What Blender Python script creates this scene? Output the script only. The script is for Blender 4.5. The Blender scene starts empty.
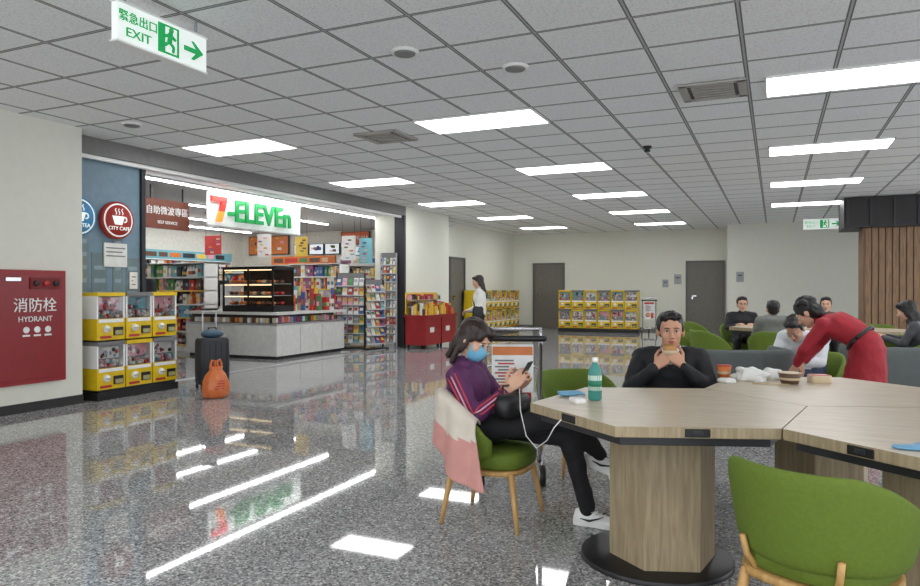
import bpy, math, random
import numpy as np
from mathutils import Vector, Matrix, noise
random.seed(7)
V=Vector; R=math.radians
scene=bpy.context.scene
try:
    scene.view_settings.view_transform='Standard'
    scene.view_settings.look='None'
except Exception as e: print(e)

# ---------------------------------------------------------------- materials
MATS={}
def mat(name,col,rough=.5,metal=0,var=.06,vs=12,emit=0,spec=None,trans=0,coat=0,bump=0):
    if name in MATS: return MATS[name]
    m=bpy.data.materials.new(name); m.use_nodes=True
    nt=m.node_tree; b=nt.nodes['Principled BSDF']
    b.inputs['Roughness'].default_value=rough; b.inputs['Metallic'].default_value=metal
    if trans: b.inputs['Transmission Weight'].default_value=trans
    if coat: b.inputs['Coat Weight'].default_value=coat
    c=(col[0],col[1],col[2],1)
    tc=nt.nodes.new('ShaderNodeTexCoord'); n=nt.nodes.new('ShaderNodeTexNoise')
    n.inputs['Scale'].default_value=vs; n.inputs['Detail'].default_value=4
    nt.links.new(tc.outputs['Object'],n.inputs['Vector'])
    r=nt.nodes.new('ShaderNodeValToRGB')
    r.color_ramp.elements[0].position=.3; r.color_ramp.elements[1].position=.7
    r.color_ramp.elements[0].color=tuple(max(0,x*(1-var*1.5)) for x in col)+(1,)
    r.color_ramp.elements[1].color=tuple(min(1,x*(1+var)) for x in col)+(1,)
    nt.links.new(n.outputs['Fac'],r.inputs['Fac']); nt.links.new(r.outputs['Color'],b.inputs['Base Color'])
    if bump:
        bp=nt.nodes.new('ShaderNodeBump'); bp.inputs['Strength'].default_value=bump; bp.inputs['Distance'].default_value=.01
        nt.links.new(n.outputs['Fac'],bp.inputs['Height']); nt.links.new(bp.outputs['Normal'],b.inputs['Normal'])
    if emit:
        b.inputs['Emission Color'].default_value=c; b.inputs['Emission Strength'].default_value=emit
    MATS[name]=m; return m
def s2l(r,g,b):
    f=lambda x:(x/255/12.92) if x/255<=.04045 else ((x/255+.055)/1.055)**2.4
    return (f(r),f(g),f(b))
def C(name,r,g,b,**k): return mat(name,s2l(r,g,b),**k)
TY=.65; Y0=7.07
def ceiling_mat():
    m=bpy.data.materials.new('ceiling_tiles'); m.use_nodes=True; nt=m.node_tree; b=nt.nodes['Principled BSDF']
    L=nt.links; N=nt.nodes
    tc=N.new('ShaderNodeTexCoord'); sp=N.new('ShaderNodeSeparateXYZ'); L.new(tc.outputs['Object'],sp.inputs[0])
    outs=[]
    for ax,off,sz in (('X',2.92,.674),('Y',-(Y0+TY/2),TY)):
        a=N.new('ShaderNodeMath'); a.operation='ADD'; a.inputs[1].default_value=off; L.new(sp.outputs[ax],a.inputs[0])
        d=N.new('ShaderNodeMath'); d.operation='DIVIDE'; d.inputs[1].default_value=sz; L.new(a.outputs[0],d.inputs[0])
        p=N.new('ShaderNodeMath'); p.operation='PINGPONG'; p.inputs[1].default_value=.5; L.new(d.outputs[0],p.inputs[0])
        outs.append(p)
    mn=N.new('ShaderNodeMath'); mn.operation='MINIMUM'; L.new(outs[0].outputs[0],mn.inputs[0]); L.new(outs[1].outputs[0],mn.inputs[1])
    r=N.new('ShaderNodeValToRGB'); r.color_ramp.interpolation='CONSTANT'
    e=r.color_ramp.elements; e[0].position=0; e[0].color=(.5,.5,.5,1); e[1].position=.010; e[1].color=(.15,.15,.15,1)
    x=e.new(.024); x.color=(1,1,1,1)
    L.new(mn.outputs[0],r.inputs['Fac'])
    n=N.new('ShaderNodeTexNoise'); n.inputs['Scale'].default_value=60; n.inputs['Detail'].default_value=6; L.new(tc.outputs['Object'],n.inputs['Vector'])
    r2=N.new('ShaderNodeValToRGB'); r2.color_ramp.elements[0].color=(.74,.75,.76,1); r2.color_ramp.elements[1].color=(.91,.92,.93,1)
    r2.color_ramp.elements[0].position=.35; r2.color_ramp.elements[1].position=.5
    L.new(n.outputs['Fac'],r2.inputs['Fac'])
    mx=N.new('ShaderNodeMixRGB'); mx.blend_type='MULTIPLY'; mx.inputs['Fac'].default_value=1
    L.new(r2.outputs[0],mx.inputs[1]); L.new(r.outputs[0],mx.inputs[2]); L.new(mx.outputs[0],b.inputs['Base Color'])
    b.inputs['Roughness'].default_value=.8
    return m
def floor_mat():
    m=bpy.data.materials.new('terrazzo_floor'); m.use_nodes=True; nt=m.node_tree; b=nt.nodes['Principled BSDF']
    L=nt.links; N=nt.nodes
    tc=N.new('ShaderNodeTexCoord')
    v=N.new('ShaderNodeTexVoronoi'); v.inputs['Scale'].default_value=100; L.new(tc.outputs['Object'],v.inputs['Vector'])
    bw=N.new('ShaderNodeSeparateXYZ'); L.new(v.outputs['Color'],bw.inputs[0])
    r=N.new('ShaderNodeValToRGB'); r.color_ramp.interpolation='CONSTANT'; e=r.color_ramp.elements
    e[0].position=0; e[0].color=(.05,.05,.055,1); e[1].position=.18; e[1].color=(.22,.22,.225,1)
    for p,c in ((.42,(.33,.33,.335,1)),(.70,(.48,.48,.48,1)),(.88,(.8,.8,.78,1))):
        q=e.new(p); q.color=c
    L.new(bw.outputs[0],r.inputs['Fac'])
    v2=N.new('ShaderNodeTexVoronoi'); v2.inputs['Scale'].default_value=210; L.new(tc.outputs['Object'],v2.inputs['Vector'])
    b2=N.new('ShaderNodeSeparateXYZ'); L.new(v2.outputs['Color'],b2.inputs[0])
    r2=N.new('ShaderNodeValToRGB'); r2.color_ramp.interpolation='CONSTANT'; e=r2.color_ramp.elements
    e[0].position=0; e[0].color=(.12,.12,.12,1); e[1].position=.3; e[1].color=(.36,.36,.36,1); q=e.new(.75); q.color=(.62,.62,.61,1)
    L.new(b2.outputs[1],r2.inputs['Fac'])
    mx=N.new('ShaderNodeMixRGB'); mx.inputs['Fac'].default_value=.32; L.new(r.outputs[0],mx.inputs[1]); L.new(r2.outputs[0],mx.inputs[2])
    L.new(mx.outputs[0],b.inputs['Base Color'])
    b.inputs['Roughness'].default_value=.035; b.inputs['IOR'].default_value=1.48
    return m
def wood_mat(name,c1,c2,scale=(1,14,14),rough=.4):
    m=bpy.data.materials.new(name); m.use_nodes=True; nt=m.node_tree; b=nt.nodes['Principled BSDF']; L=nt.links; N=nt.nodes
    tc=N.new('ShaderNodeTexCoord'); mp=N.new('ShaderNodeMapping'); mp.inputs['Scale'].default_value=scale
    L.new(tc.outputs['Object'],mp.inputs['Vector']); n=N.new('ShaderNodeTexNoise'); n.inputs['Scale'].default_value=4; n.inputs['Detail'].default_value=8; n.inputs['Distortion'].default_value=.6
    L.new(mp.outputs[0],n.inputs['Vector']); r=N.new('ShaderNodeValToRGB')
    r.color_ramp.elements[0].position=.35; r.color_ramp.elements[0].color=c1+(1,); r.color_ramp.elements[1].position=.65; r.color_ramp.elements[1].color=c2+(1,)
    L.new(n.outputs['Fac'],r.inputs['Fac']); L.new(r.outputs[0],b.inputs['Base Color']); b.inputs['Roughness'].default_value=rough
    return m

M_ceil=ceiling_mat(); M_floor=floor_mat()
M_wall=C('wall_paint',226,226,214,rough=.7,var=.015)
M_black=C('black_plastic',22,22,24,rough=.4)
M_dark=C('dark_metal',52,52,56,rough=.4,metal=.3)
M_grey=C('grey_plastic',120,120,120,rough=.5)
M_white=C('white_gloss',240,240,238,rough=.3,var=.02)
M_chrome=C('chrome',200,200,205,rough=.2,metal=1)
M_alu=C('aluminium',190,192,195,rough=.35,metal=.7)
M_red=C('cabinet_red',148,22,32,rough=.35)
M_green_up=C('green_upholstery',98,120,34,rough=.75,bump=.1,vs=60)
M_grey_up=C('grey_upholstery',84,90,90,rough=.7)
M_tabletop=wood_mat('table_oak',s2l(186,171,148),s2l(204,191,168),(1.2,16,16),.32)
M_ped=wood_mat('pedestal_oak',s2l(148,132,104),s2l(174,157,126),(16,16,1.2),.45)
M_leg=wood_mat('chair_leg_beech',s2l(184,142,84),s2l(208,166,104),(10,10,1),.4)
M_slat=wood_mat('wood_cladding',s2l(116,88,64),s2l(146,114,82),(14,14,1),.5)
M_light=mat('light_panel',(.98,.99,1),emit=9.5,var=0)
M_light2=mat('store_light',(1,1,1),emit=32,var=0)
M_skin=C('skin',214,168,140,rough=.55,var=.04)
M_lip=C('lips',168,92,84,rough=.5)
M_eye=C('eye_white',232,230,226,rough=.2)
M_iris=C('iris',30,20,16,rough=.1)
M_hair=C('hair_black',26,22,22,rough=.45,var=.3,vs=60,bump=.4)
M_hairb=C('hair_brown',46,32,28,rough=.45,var=.3,vs=60,bump=.4)
M_yellow=C('machine_yellow',228,194,30,rough=.3)
M_glass=mat('clear_glass',(1,1,1),rough=.02,trans=1,var=0)
PAL=[C('goods_%d'%i,*c,rough=.4) for i,c in enumerate([(184,50,46),(226,190,80),(78,134,84),(64,96,156),(226,226,222),(212,120,56),(144,80,120),(96,70,54),(112,174,188),(204,182,150),(226,160,172),(48,50,58)])]
PALW=PAL+[PAL[4],PAL[0],PAL[1],C('goods_grey',160,162,165),C('goods_cream',220,212,190)]

# ---------------------------------------------------------------- mesh builder
def ringpts(c,ax,ay,n=16,p=2.0):
    out=[]
    for i in range(n):
        a=2*math.pi*i/n; ca,sa=math.cos(a),math.sin(a)
        out.append(V(c)+V(ax)*(math.copysign(abs(ca)**(2/p),ca))+V(ay)*(math.copysign(abs(sa)**(2/p),sa)))
    return out
class MB:
    def __init__(s): s.v=[];s.f=[];s.m=[];s.mats=[];s.s=[]
    def mi(s,m):
        if m not in s.mats: s.mats.append(m)
        return s.mats.index(m)
    def add(s,vs,fs,m,smooth=False,M=None):
        o=len(s.v)
        for v in vs: s.v.append(tuple(M@V(v)) if M is not None else tuple(v))
        k=s.mi(m)
        for f in fs: s.f.append([i+o for i in f]); s.m.append(k); s.s.append(smooth)
    def box(s,c,size,m,M=None,rz=0):
        hx,hy,hz=size[0]/2,size[1]/2,size[2]/2
        vs=[V((x*hx,y*hy,z*hz)) for x in(-1,1) for y in(-1,1) for z in(-1,1)]
        if rz: rm=Matrix.Rotation(R(rz),3,'Z'); vs=[rm@v for v in vs]
        vs=[v+V(c) for v in vs]
        s.add(vs,[(0,1,3,2),(4,6,7,5),(0,4,5,1),(2,3,7,6),(0,2,6,4),(1,5,7,3)],m,M=M)
    def b2(s,lo,hi,m,M=None): s.box([(a+b)/2 for a,b in zip(lo,hi)],[abs(b-a) for a,b in zip(lo,hi)],m,M)
    def loft(s,rings,m,M=None,smooth=True,cap=True):
        n=len(rings[0]); vs=[p for r in rings for p in r]; fs=[]
        for i in range(len(rings)-1):
            for j in range(n): fs.append((i*n+j,i*n+(j+1)%n,(i+1)*n+(j+1)%n,(i+1)*n+j))
        if cap: fs.append(tuple(reversed(range(n)))); fs.append(tuple(range((len(rings)-1)*n,len(rings)*n)))
        s.add(vs,fs,m,smooth,M)
    def cyl(s,a,b,r1,r2,m,n=16,M=None,smooth=True,cap=True):
        a=V(a);b=V(b);d=(b-a).normalized(); x=d.orthogonal().normalized(); y=d.cross(x)
        s.loft([ringpts(a,x*r1,y*r1,n),ringpts(b,x*r2,y*r2,n)],m,M,smooth,cap)
    def cap(s,a,b,ra,rb,m,n=12,M=None):
        a=V(a);b=V(b);d=(b-a); d=d.normalized() if d.length>1e-6 else V((0,0,1)); x=d.orthogonal().normalized(); y=d.cross(x); rs=[]
        for t in (-80,-50,-25,0): 
            rs.append(ringpts(a+d*ra*math.sin(R(t)),x*ra*math.cos(R(t)),y*ra*math.cos(R(t)),n))
        for t in (0,25,50,80): rs.append(ringpts(b+d*rb*math.sin(R(t)),x*rb*math.cos(R(t)),y*rb*math.cos(R(t)),n))
        s.loft(rs,m,M)
    def ell(s,c,r,m,n=14,k=9,M=None,rot=None):
        if not hasattr(r,'__len__'): r=(r,r,r)
        rs=[]
        for i in range(k):
            t=R(-88+176*i/(k-1)); z=math.sin(t)*r[2]; q=math.cos(t)
            rr=ringpts((0,0,z),(r[0]*q,0,0),(0,r[1]*q,0),n)
            if rot is not None: rr=[rot@p for p in rr]
            rs.append([p+V(c) for p in rr])
        s.loft(rs,m,M)
    def tube(s,pts,r,m,n=8,M=None):
        pts=[V(p) for p in pts]; rs=[]; px=None
        for i,p in enumerate(pts):
            d=(pts[min(i+1,len(pts)-1)]-pts[max(i-1,0)]).normalized()
            x=d.orthogonal().normalized() if px is None else (px-d*px.dot(d)).normalized(); px=x
            rr=r[i] if hasattr(r,'__len__') else r
            rs.append(ringpts(p,x*rr,d.cross(x)*rr,n))
        s.loft(rs,m,M)
    def prism(s,poly,z0,z1,m,M=None,top=None):
        n=len(poly); vs=[(x,y,z0) for x,y in poly]+[(x,y,z1) for x,y in poly]
        s.add(vs,[(i,(i+1)%n,n+(i+1)%n,n+i) for i in range(n)]+[tuple(reversed(range(n)))],m,M=M)
        s.add(vs[n:],[tuple(range(n))],top or m,M=M)
    def mesh(s,name):
        me=bpy.data.meshes.new(name); me.from_pydata(s.v,[],s.f); 
        for m in s.mats: me.materials.append(m)
        me.polygons.foreach_set('material_index',s.m); me.polygons.foreach_set('use_smooth',s.s); me.update(); return me
    def obj(s,name,Mx=None,bevel=0,parent=None):
        o=bpy.data.objects.new(name,s.mesh(name)); scene.collection.objects.link(o)
        if Mx is not None: o.matrix_world=Mx
        if bevel:
            b=o.modifiers.new('bevel','BEVEL'); b.width=bevel; b.segments=2; b.limit_method='ANGLE'; b.angle_limit=R(50)
        if parent: adopt(o,parent)
        return o
ROOTM={}
def root(name,loc):
    e=bpy.data.objects.new(name,None); e.empty_display_size=.1; e.location=loc; scene.collection.objects.link(e)
    ROOTM[e.name]=Matrix.Translation(V(loc)); return e
def adopt(o,p):
    o.parent=p
    o.matrix_parent_inverse=(ROOTM[p.name] if p.name in ROOTM else p.matrix_basis).inverted()
def inst(o,name,Mx):
    q=bpy.data.objects.new(name,o.data); scene.collection.objects.link(q); q.matrix_world=Mx
    for md in o.modifiers:
        b=q.modifiers.new(md.name,md.type)
        if md.type=='BEVEL': b.width=md.width;b.segments=md.segments;b.limit_method='ANGLE';b.angle_limit=md.angle_limit
    return q
def place(loc,ang=0,s=1): return Matrix.Translation(V(loc))@Matrix.Rotation(R(ang),4,'Z')@Matrix.Scale(s,4)
FX=Matrix(((0,0,1),(1,0,0),(0,1,0)))
FY=Matrix(((1,0,0),(0,0,-1),(0,1,0)))
def text(body,size,loc,F,m,parent=None,name='lettering',ex=.003,align='CENTER',sx=1,bold=0):
    cu=bpy.data.curves.new(name,'FONT'); cu.body=body; cu.size=size; cu.extrude=ex; cu.align_x=align; cu.align_y='CENTER'; cu.offset=bold
    cu.materials.append(m); o=bpy.data.objects.new(name,cu); scene.collection.objects.link(o)
    o.matrix_world=Matrix.Translation(V(loc))@F.to_4x4()@Matrix.Diagonal((sx,1,1,1))
    if parent: adopt(o,parent)
    return o
def remesh(mb,vox,name,smooth=6,fac=.5,disp=None):
    me=mb.mesh('tmp'); o=bpy.data.objects.new('tmp',me); scene.collection.objects.link(o)
    r=o.modifiers.new('r','REMESH'); r.mode='VOXEL'; r.voxel_size=vox
    if smooth:
        sm=o.modifiers.new('s','SMOOTH'); sm.factor=fac; sm.iterations=smooth
    dg=bpy.context.evaluated_depsgraph_get(); ev=o.evaluated_get(dg)
    nm=bpy.data.meshes.new_from_object(ev); nm.name=name
    bpy.data.objects.remove(o); bpy.data.meshes.remove(me)
    if disp:
        for v in nm.vertices: v.co=v.co+v.normal*disp(v.co)
    nm.polygons.foreach_set('use_smooth',[True]*len(nm.polygons))
    return nm
def mobj(me,name,parent=None):
    o=bpy.data.objects.new(name,me); scene.collection.objects.link(o)
    if parent: adopt(o,parent)
    return o

# ---------------------------------------------------------------- people
def frame3(x,z):
    x=V(x).normalized(); y=V(z).cross(x).normalized(); return Matrix((x,y,x.cross(y))).transposed()
def head(rt,M,c,fwd,up,style='short',hm=None,s=1,mask=False,glasses=False,skin=None,vox=.0065):
    hm=hm or M_hair; skin=skin or M_skin
    T=M@Matrix.Translation(V(c))@frame3(fwd,up).to_4x4()@Matrix.Scale(s,4)
    mb=MB(); a=skin
    mb.ell((-.012,0,.03),(.093,.075,.088),a,20,14); mb.ell((.03,0,-.035),(.056,.059,.072),a,16,12); mb.ell((.058,0,-.088),(.026,.03,.02),a)
    mb.ell((.01,0,-.065),(.05,.055,.035),a)
    for y in(-1,1):
        mb.ell((.055,y*.034,-.018),(.03,.026,.03),a); mb.ell((.079,y*.027,.034),(.012,.023,.008),a); mb.ell((-.008,y*.079,-.006),(.02,.009,.031),a); mb.ell((.097,y*.011,-.024),.009,a)
    mb.cap((.085,0,.018),(.104,0,-.021),.0075,.0115,a); mb.ell((.083,0,-.05),(.009,.022,.007),a); mb.ell((.081,0,-.06),(.009,.019,.007),a)
    me=remesh(mb,vox,'head',3); me.transform(T); me.materials.clear(); me.materials.append(a); mobj(me,'head',rt)
    mb=MB()
    for y in(-1,1):
        mb.ell((.0755,y*.029,.012),(.0115,.014,.008),M_eye,12,8,T); mb.ell((.0860,y*.029,.012),(.003,.006,.0058),M_iris,10,6,T)
        mb.tube([(.088,y*.013,.030),(.090,y*.028,.035),(.082,y*.046,.031)],[.002,.003,.0018],hm,6,T); mb.tube([(.086,y*.015,.014),(.0895,y*.028,.0195),(.080,y*.043,.013)],.0018,hm,6,T)
    if not mask:
        mb.tube([(.083,-.021,-.053),(.0925,-.008,-.0495),(.0925,.008,-.0495),(.083,.021,-.053)],[.002,.0045,.0045,.002],M_lip,8,T); mb.tube([(.083,-.019,-.056),(.0905,0,-.0605),(.083,.019,-.056)],[.002,.005,.002],M_lip,8,T)
    else:
        mm=C('face_mask_blue',112,180,212,rough=.6); rs=[]
        for z,hw,x0 in ((.005,.05,.095),(-.02,.062,.118),(-.05,.06,.116),(-.08,.052,.10),(-.1,.036,.085)):
            rs.append([V((x0-(u*u)*.062*(hw/.05),u*hw*1.02,z)) for u in [-1+2*i/10 for i in range(11)]]+[V((x0-.004-(u*u)*.062*(hw/.05),u*hw*1.0,z)) for u in [1-2*i/10 for i in range(11)]])
        mb.loft(rs,mm,T)
        for y in(-1,1): mb.tube([(.03,y*.055,-.01),(.0,y*.082,.0),(-.02,y*.083,-.01),(.0,y*.075,-.04),(.035,y*.055,-.07)],.0018,M_white,6,T)
    if glasses:
        for y in(-1,1):
            mb.tube([(.097,y*.031+.018*math.cos(t),.012+.014*math.sin(t)) for t in [2*math.pi*i/14 for i in range(15)]],.0018,M_black,6,T); mb.tube([(.095,y*.049,.014),(.0,y*.08,.012)],.0018,M_black,6,T)
        mb.tube([(.099,-.013,.014),(.099,.013,.014)],.0018,M_black,6,T)
    mb.obj('face_features',parent=rt)
    mb=MB(); h=hm
    if style=='short':
        mb.ell((-.032,0,.054),(.097,.085,.084),h,20,14); mb.ell((-.052,0,.0),(.062,.075,.066),h)
        mb.ell((.030,.015,.102),(.050,.055,.028),h); mb.ell((.025,-.03,.096),(.045,.04,.026),h)
        for y in(-1,1): mb.ell((.004,y*.072,.032),(.022,.012,.034),h)
    else:
        mb.ell((-.022,0,.047),(.098,.085,.083),h,20,14); mb.ell((-.048,0,.0),(.066,.074,.072),h)
        for y in(-1,1): mb.ell((.012,y*.07,.03),(.03,.013,.035),h)
    if style in('long','bun','pony'):
        mb.ell((.045,-.03,.085),(.045,.045,.03),h); mb.ell((.045,.03,.085),(.045,.045,.03),h)
        for y in(-1,1): mb.ell((-.012,y*.075,-.02),(.036,.013,.07),h)
        mb.ell((-.055,0,-.04),(.042,.068,.08),h)
    if style=='long':
        mb.cap((-.055,0,-.06),(-.075,0,-.30),.062,.045,h); 
        for y in(-1,1): mb.cap((-.03,y*.068,-.03),(-.03,y*.07,-.19),.024,.014,h)
    if style=='pony': mb.cap((-.085,0,.0),(-.10,0,-.17),.04,.022,h); mb.cap((-.03,-.07,-.04),(-.01,-.085,-.16),.022,.014,h); mb.cap((-.03,.07,-.04),(-.01,.085,-.16),.022,.014,h); mb.ell((.05,-.05,.06),(.035,.03,.04),h); mb.ell((.05,.05,.06),(.035,.03,.04),h)
    if style=='curly':
        for q in range(40):
            t=random.random()*6.28; p=random.random()*1.5; mb.ell((-.03+math.cos(t)*.085*math.sin(p),math.sin(t)*.085*math.sin(p),.045+.085*math.cos(p)),.026,h,8,6)
        mb.ell((-.06,0,-.02),(.07,.09,.08),h)
    me=remesh(mb,vox*1.1,'hair',2,disp=lambda p:.006*noise.noise(V((p.x*25,p.y*70,p.z*12)))); me.transform(T); me.materials.clear(); me.materials.append(h); mobj(me,'hair',rt)
    return T
def hand(rt,M,side,w,fd,back,curl=35,curls=None,thumb=0,name='hand',vox=.004,s=1,skin=None):
    skin=skin or M_skin; sy=1 if side=='R' else -1
    T=M@Matrix.Translation(V(w))@frame3(fd,back).to_4x4()@Matrix.Scale(s,4); mb=MB()
    mb.loft([ringpts((x,0,0),(0,a,0),(0,0,b),16,2.6) for x,a,b in ((-.03,.024,.018),(.0,.027,.018),(.03,.036,.017),(.06,.041,.015),(.088,.038,.012))],skin)
    for i,(y,L) in enumerate(((.029,(.040,.026,.021)),(.010,(.045,.029,.023)),(-.010,(.041,.027,.022)),(-.029,(.032,.020,.018)))):
        p=V((.082,y*sy,0)); a=0; c=(curls[i] if curls else curl+i*4); r=.0088 if i<3 else .0078
        for k,l in enumerate(L):
            a+=R(c*(.7,1,.8)[k]); q=p+V((math.cos(a),sy*(y*1.2)*.9,-math.sin(a)))*l; mb.cap(p,q,r-k*.0006,r-(k+1)*.0006,skin,10); p=q
    p=V((.018,.026*sy,-.006))
    for k,(l,d,r0) in enumerate(((.042,V((.62,.72*sy,-.3)),.0125),(.032,V((.85,.38*sy,-.38-.01*thumb)),.0105),(.026,V((.92,.1*sy,-.4-.01*thumb)),.0095))):
        q=p+d.normalized()*l; mb.cap(p,q,r0,r0-.0012,skin,10); p=q
    me=remesh(mb,vox,name,2); me.transform(T); me.materials.clear(); me.materials.append(skin); mobj(me,name,rt); return T
def shoe(rt,M,ankle,toe,c,sole,up=(0,0,1),s=1,name='shoe'):
    T=M@Matrix.Translation(V(ankle))@frame3(toe,up).to_4x4()@Matrix.Scale(s,4); mb=MB()
    prof=((-.075,.026,.02),(-.065,.034,.055),(-.03,.037,.075),(.02,.036,.062),(.07,.040,.042),(.12,.045,.032),(.165,.042,.026),(.19,.028,.016),(.197,.012,.006))
    rs=[]
    for x,hw,h in prof: rs.append([V((x,hw*math.cos(t)*(1 if math.sin(t)<0.2 else .92),-.062+(h*math.sin(t)*1.0 if math.sin(t)>0 else .012*math.sin(t)))) for t in [2*math.pi*i/18 for i in range(18)]])
    mb.loft(rs,c,T); rs=[]
    for z in (-.087,-.062): rs.append([V((x,y,z)) for x,y in [(-.08,0),(-.07,.03),(-.03,.038),(.05,.038),(.12,.048),(.17,.042),(.197,.02),(.203,0),(.197,-.02),(.17,-.042),(.12,-.048),(.05,-.038),(-.03,-.038),(-.07,-.03)]])
    mb.loft(rs,sole,T,smooth=False)
    for k in range(4): mb.tube([(.03+k*.022,-.026,-.01-k*.007),(.035+k*.022,0,-.0+-k*.008),(.03+k*.022,.026,-.01-k*.007)],.003,sole,6,T)
    for y in(-1,1): mb.tube([(-.03,y*.04,-.045),(.02,y*.042,-.052),(.07,y*.043,-.035),(.10,y*.043,-.02)],[.002,.007,.004,.002],M_black,6,T)
    mb.obj(name,parent=rt)
def person(name,M,P,top,bottom,hairst='short',hm=None,shoes=None,sole=None,mask=False,glasses=False,vox=.013,w=1.0,hs=1,skirt=None,handL=None,handR=None,collar=None,headfwd=(1,0,0),headup=(0,0,1),bulk=1.0,feet=True,neck_r=.05,toeL=(1,0,0),toeR=(1,0,0),skinm=None,barelegs=False,handvox=.005):
    rt=root(name,M@V((0,0,0))); sk=skinm or M_skin
    g=lambda k:V(P[k]); mb=MB(); segs=[]
    def seg(a,b,ra,rb,m): mb.cap(a,b,ra,rb,m); segs.append((V(a),V(b),ra,rb,m))
    lat=((g('shL')-g('shR')).normalized()+(g('hipL')-g('hipR')).normalized()).normalized()
    spine=[g('pelvis')+(g('pelvis')-g('waist')).normalized()*.07,g('pelvis'),g('waist'),g('chest'),(g('shL')+g('shR'))/2,g('neck')]
    ws=[.13,.165,.142*bulk,.165*bulk,.15*bulk,.06]; ds=[.09,.115,.105*bulk,.118*bulk,.09*bulk,.05]
    rs=[]
    for i,c in enumerate(spine):
        d=(spine[min(i+1,5)]-spine[max(i-1,0)]).normalized(); f=lat.cross(d).normalized(); l=d.cross(f).normalized()
        rs.append(ringpts(c,l*ws[i]*w,f*ds[i],20,2.4))
    mb.loft(rs,top)
    segs.append((spine[0],spine[1],.11,.12,bottom)); segs.append((g('waist'),g('chest'),.12,.13,top)); segs.append((g('chest'),g('neck'),.13,.07,top)); segs.append((spine[1]+(g('waist')-spine[1])*.3,g('waist'),.13,.12,top))
    nk=g('neck'); seg(nk-V((0,0,.02)),V(P['head'])+(nk-V(P['head']))*.35,neck_r,neck_r*.95,sk)
    for sd in 'LR':
        sh,el,wr=g('sh'+sd),g('el'+sd),g('wr'+sd); seg((spine[4]+sh)/2,sh,.07*bulk,.062*bulk,top); seg(sh,el,.058*bulk,.047*bulk,top); seg(el,wr,.047*bulk,.034*bulk,top)
        hp,kn,an=g('hip'+sd),g('kn'+sd),g('an'+sd); mid=hp+(kn-hp)*.5
        seg(hp,mid,.088*w,.08*w,bottom); seg(mid,kn,.08*w,.06,bottom)
        lm=sk if barelegs else bottom; cf=kn+(an-kn)*.35; seg(kn,cf,.058,.056,lm); seg(cf,an,.056,.038 if barelegs else .044,lm)
    if skirt:
        a=g('pelvis'); b=(g('knL')+g('knR'))/2+V((0,0,.02)); d=(b-a).normalized(); f=lat.cross(d).normalized()
        mb.loft([ringpts(a+(b-a)*t,lat*(.17+.03*t),f*(.13+.04*t),20) for t in (0,.3,.6,1)],skirt); segs.append((a,b,.14,.17,skirt))
    me=remesh(mb,vox,'body',5,disp=lambda p:.009*noise.noise(p*11)+.004*noise.noise(p*30))
    mats=[]
    for sgm in segs:
        if sgm[4] not in mats: mats.append(sgm[4])
    me.materials.clear()
    for m in mats: me.materials.append(m)
    n=len(me.polygons); ct=np.zeros(n*3); me.polygons.foreach_get('center',ct); ct=ct.reshape(-1,3); best=np.full(n,1e9); idx=np.zeros(n,int)
    for a,b,ra,rb,m in segs:
        a_=np.array(a);d=np.array(b-a);L=max(d@d,1e-8);t=np.clip((ct-a_)@d/L,0,1); dist=np.linalg.norm(ct-a_-t[:,None]*d,axis=1)-(ra+(rb-ra)*t); k=dist<best; best[k]=dist[k]; idx[k]=mats.index(m)
    me.polygons.foreach_set('material_index',idx.tolist()); me.transform(M); mobj(me,'body',rt)
    T=head(rt,M,P['head'],headfwd,headup,hairst,hm,hs,mask,glasses,sk,vox=.006 if vox<.016 else .009)
    for sd,h in(('L',handL),('R',handR)):
        wr=g('wr'+sd); fd=(wr-g('el'+sd)).normalized(); h=h or {}
        fdir=V(h.get('dir',fd)); bk=V(h.get('back',(0,0,1))); 
        hand(rt,M,sd,wr+fdir.normalized()*.03,fdir,bk,h.get('curl',30),h.get('curls'),name='hand_'+sd.lower(),vox=handvox,skin=sk)
    if feet:
        shoe(rt,M,P['anL'],toeL,shoes or M_black,sole or M_black,name='shoe_l'); shoe(rt,M,P['anR'],toeR,shoes or M_black,sole or M_black,name='shoe_r')
    if collar:
        mb=MB(); d=(V(P['head'])-nk).normalized(); x=d.orthogonal().normalized(); y=d.cross(x)
        mb.loft([ringpts(nk-d*.01,x*.072,y*.072,18),ringpts(nk+d*.03,x*.062,y*.062,18),ringpts(nk+d*.032,x*.054,y*.054,18),ringpts(nk-d*.0,x*.06,y*.06,18)],collar,M,cap=False); mb.obj('collar',parent=rt)
    return rt
def seatpose(**k):
    P=dict(pelvis=(0,0,.53),waist=(-.01,0,.64),chest=(.0,0,.80),neck=(.02,0,.93),head=(.05,0,1.05),shL=(.0,.18,.88),shR=(.0,-.18,.88),elL=(.1,.23,.68),elR=(.1,-.23,.68),wrL=(.32,.12,.74),wrR=(.32,-.12,.74),
      hipL=(.02,.09,.52),hipR=(.02,-.09,.52),knL=(.43,.12,.50),knR=(.43,-.12,.50),anL=(.42,.13,.09),anR=(.42,-.13,.09)); P.update(k); return P
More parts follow.
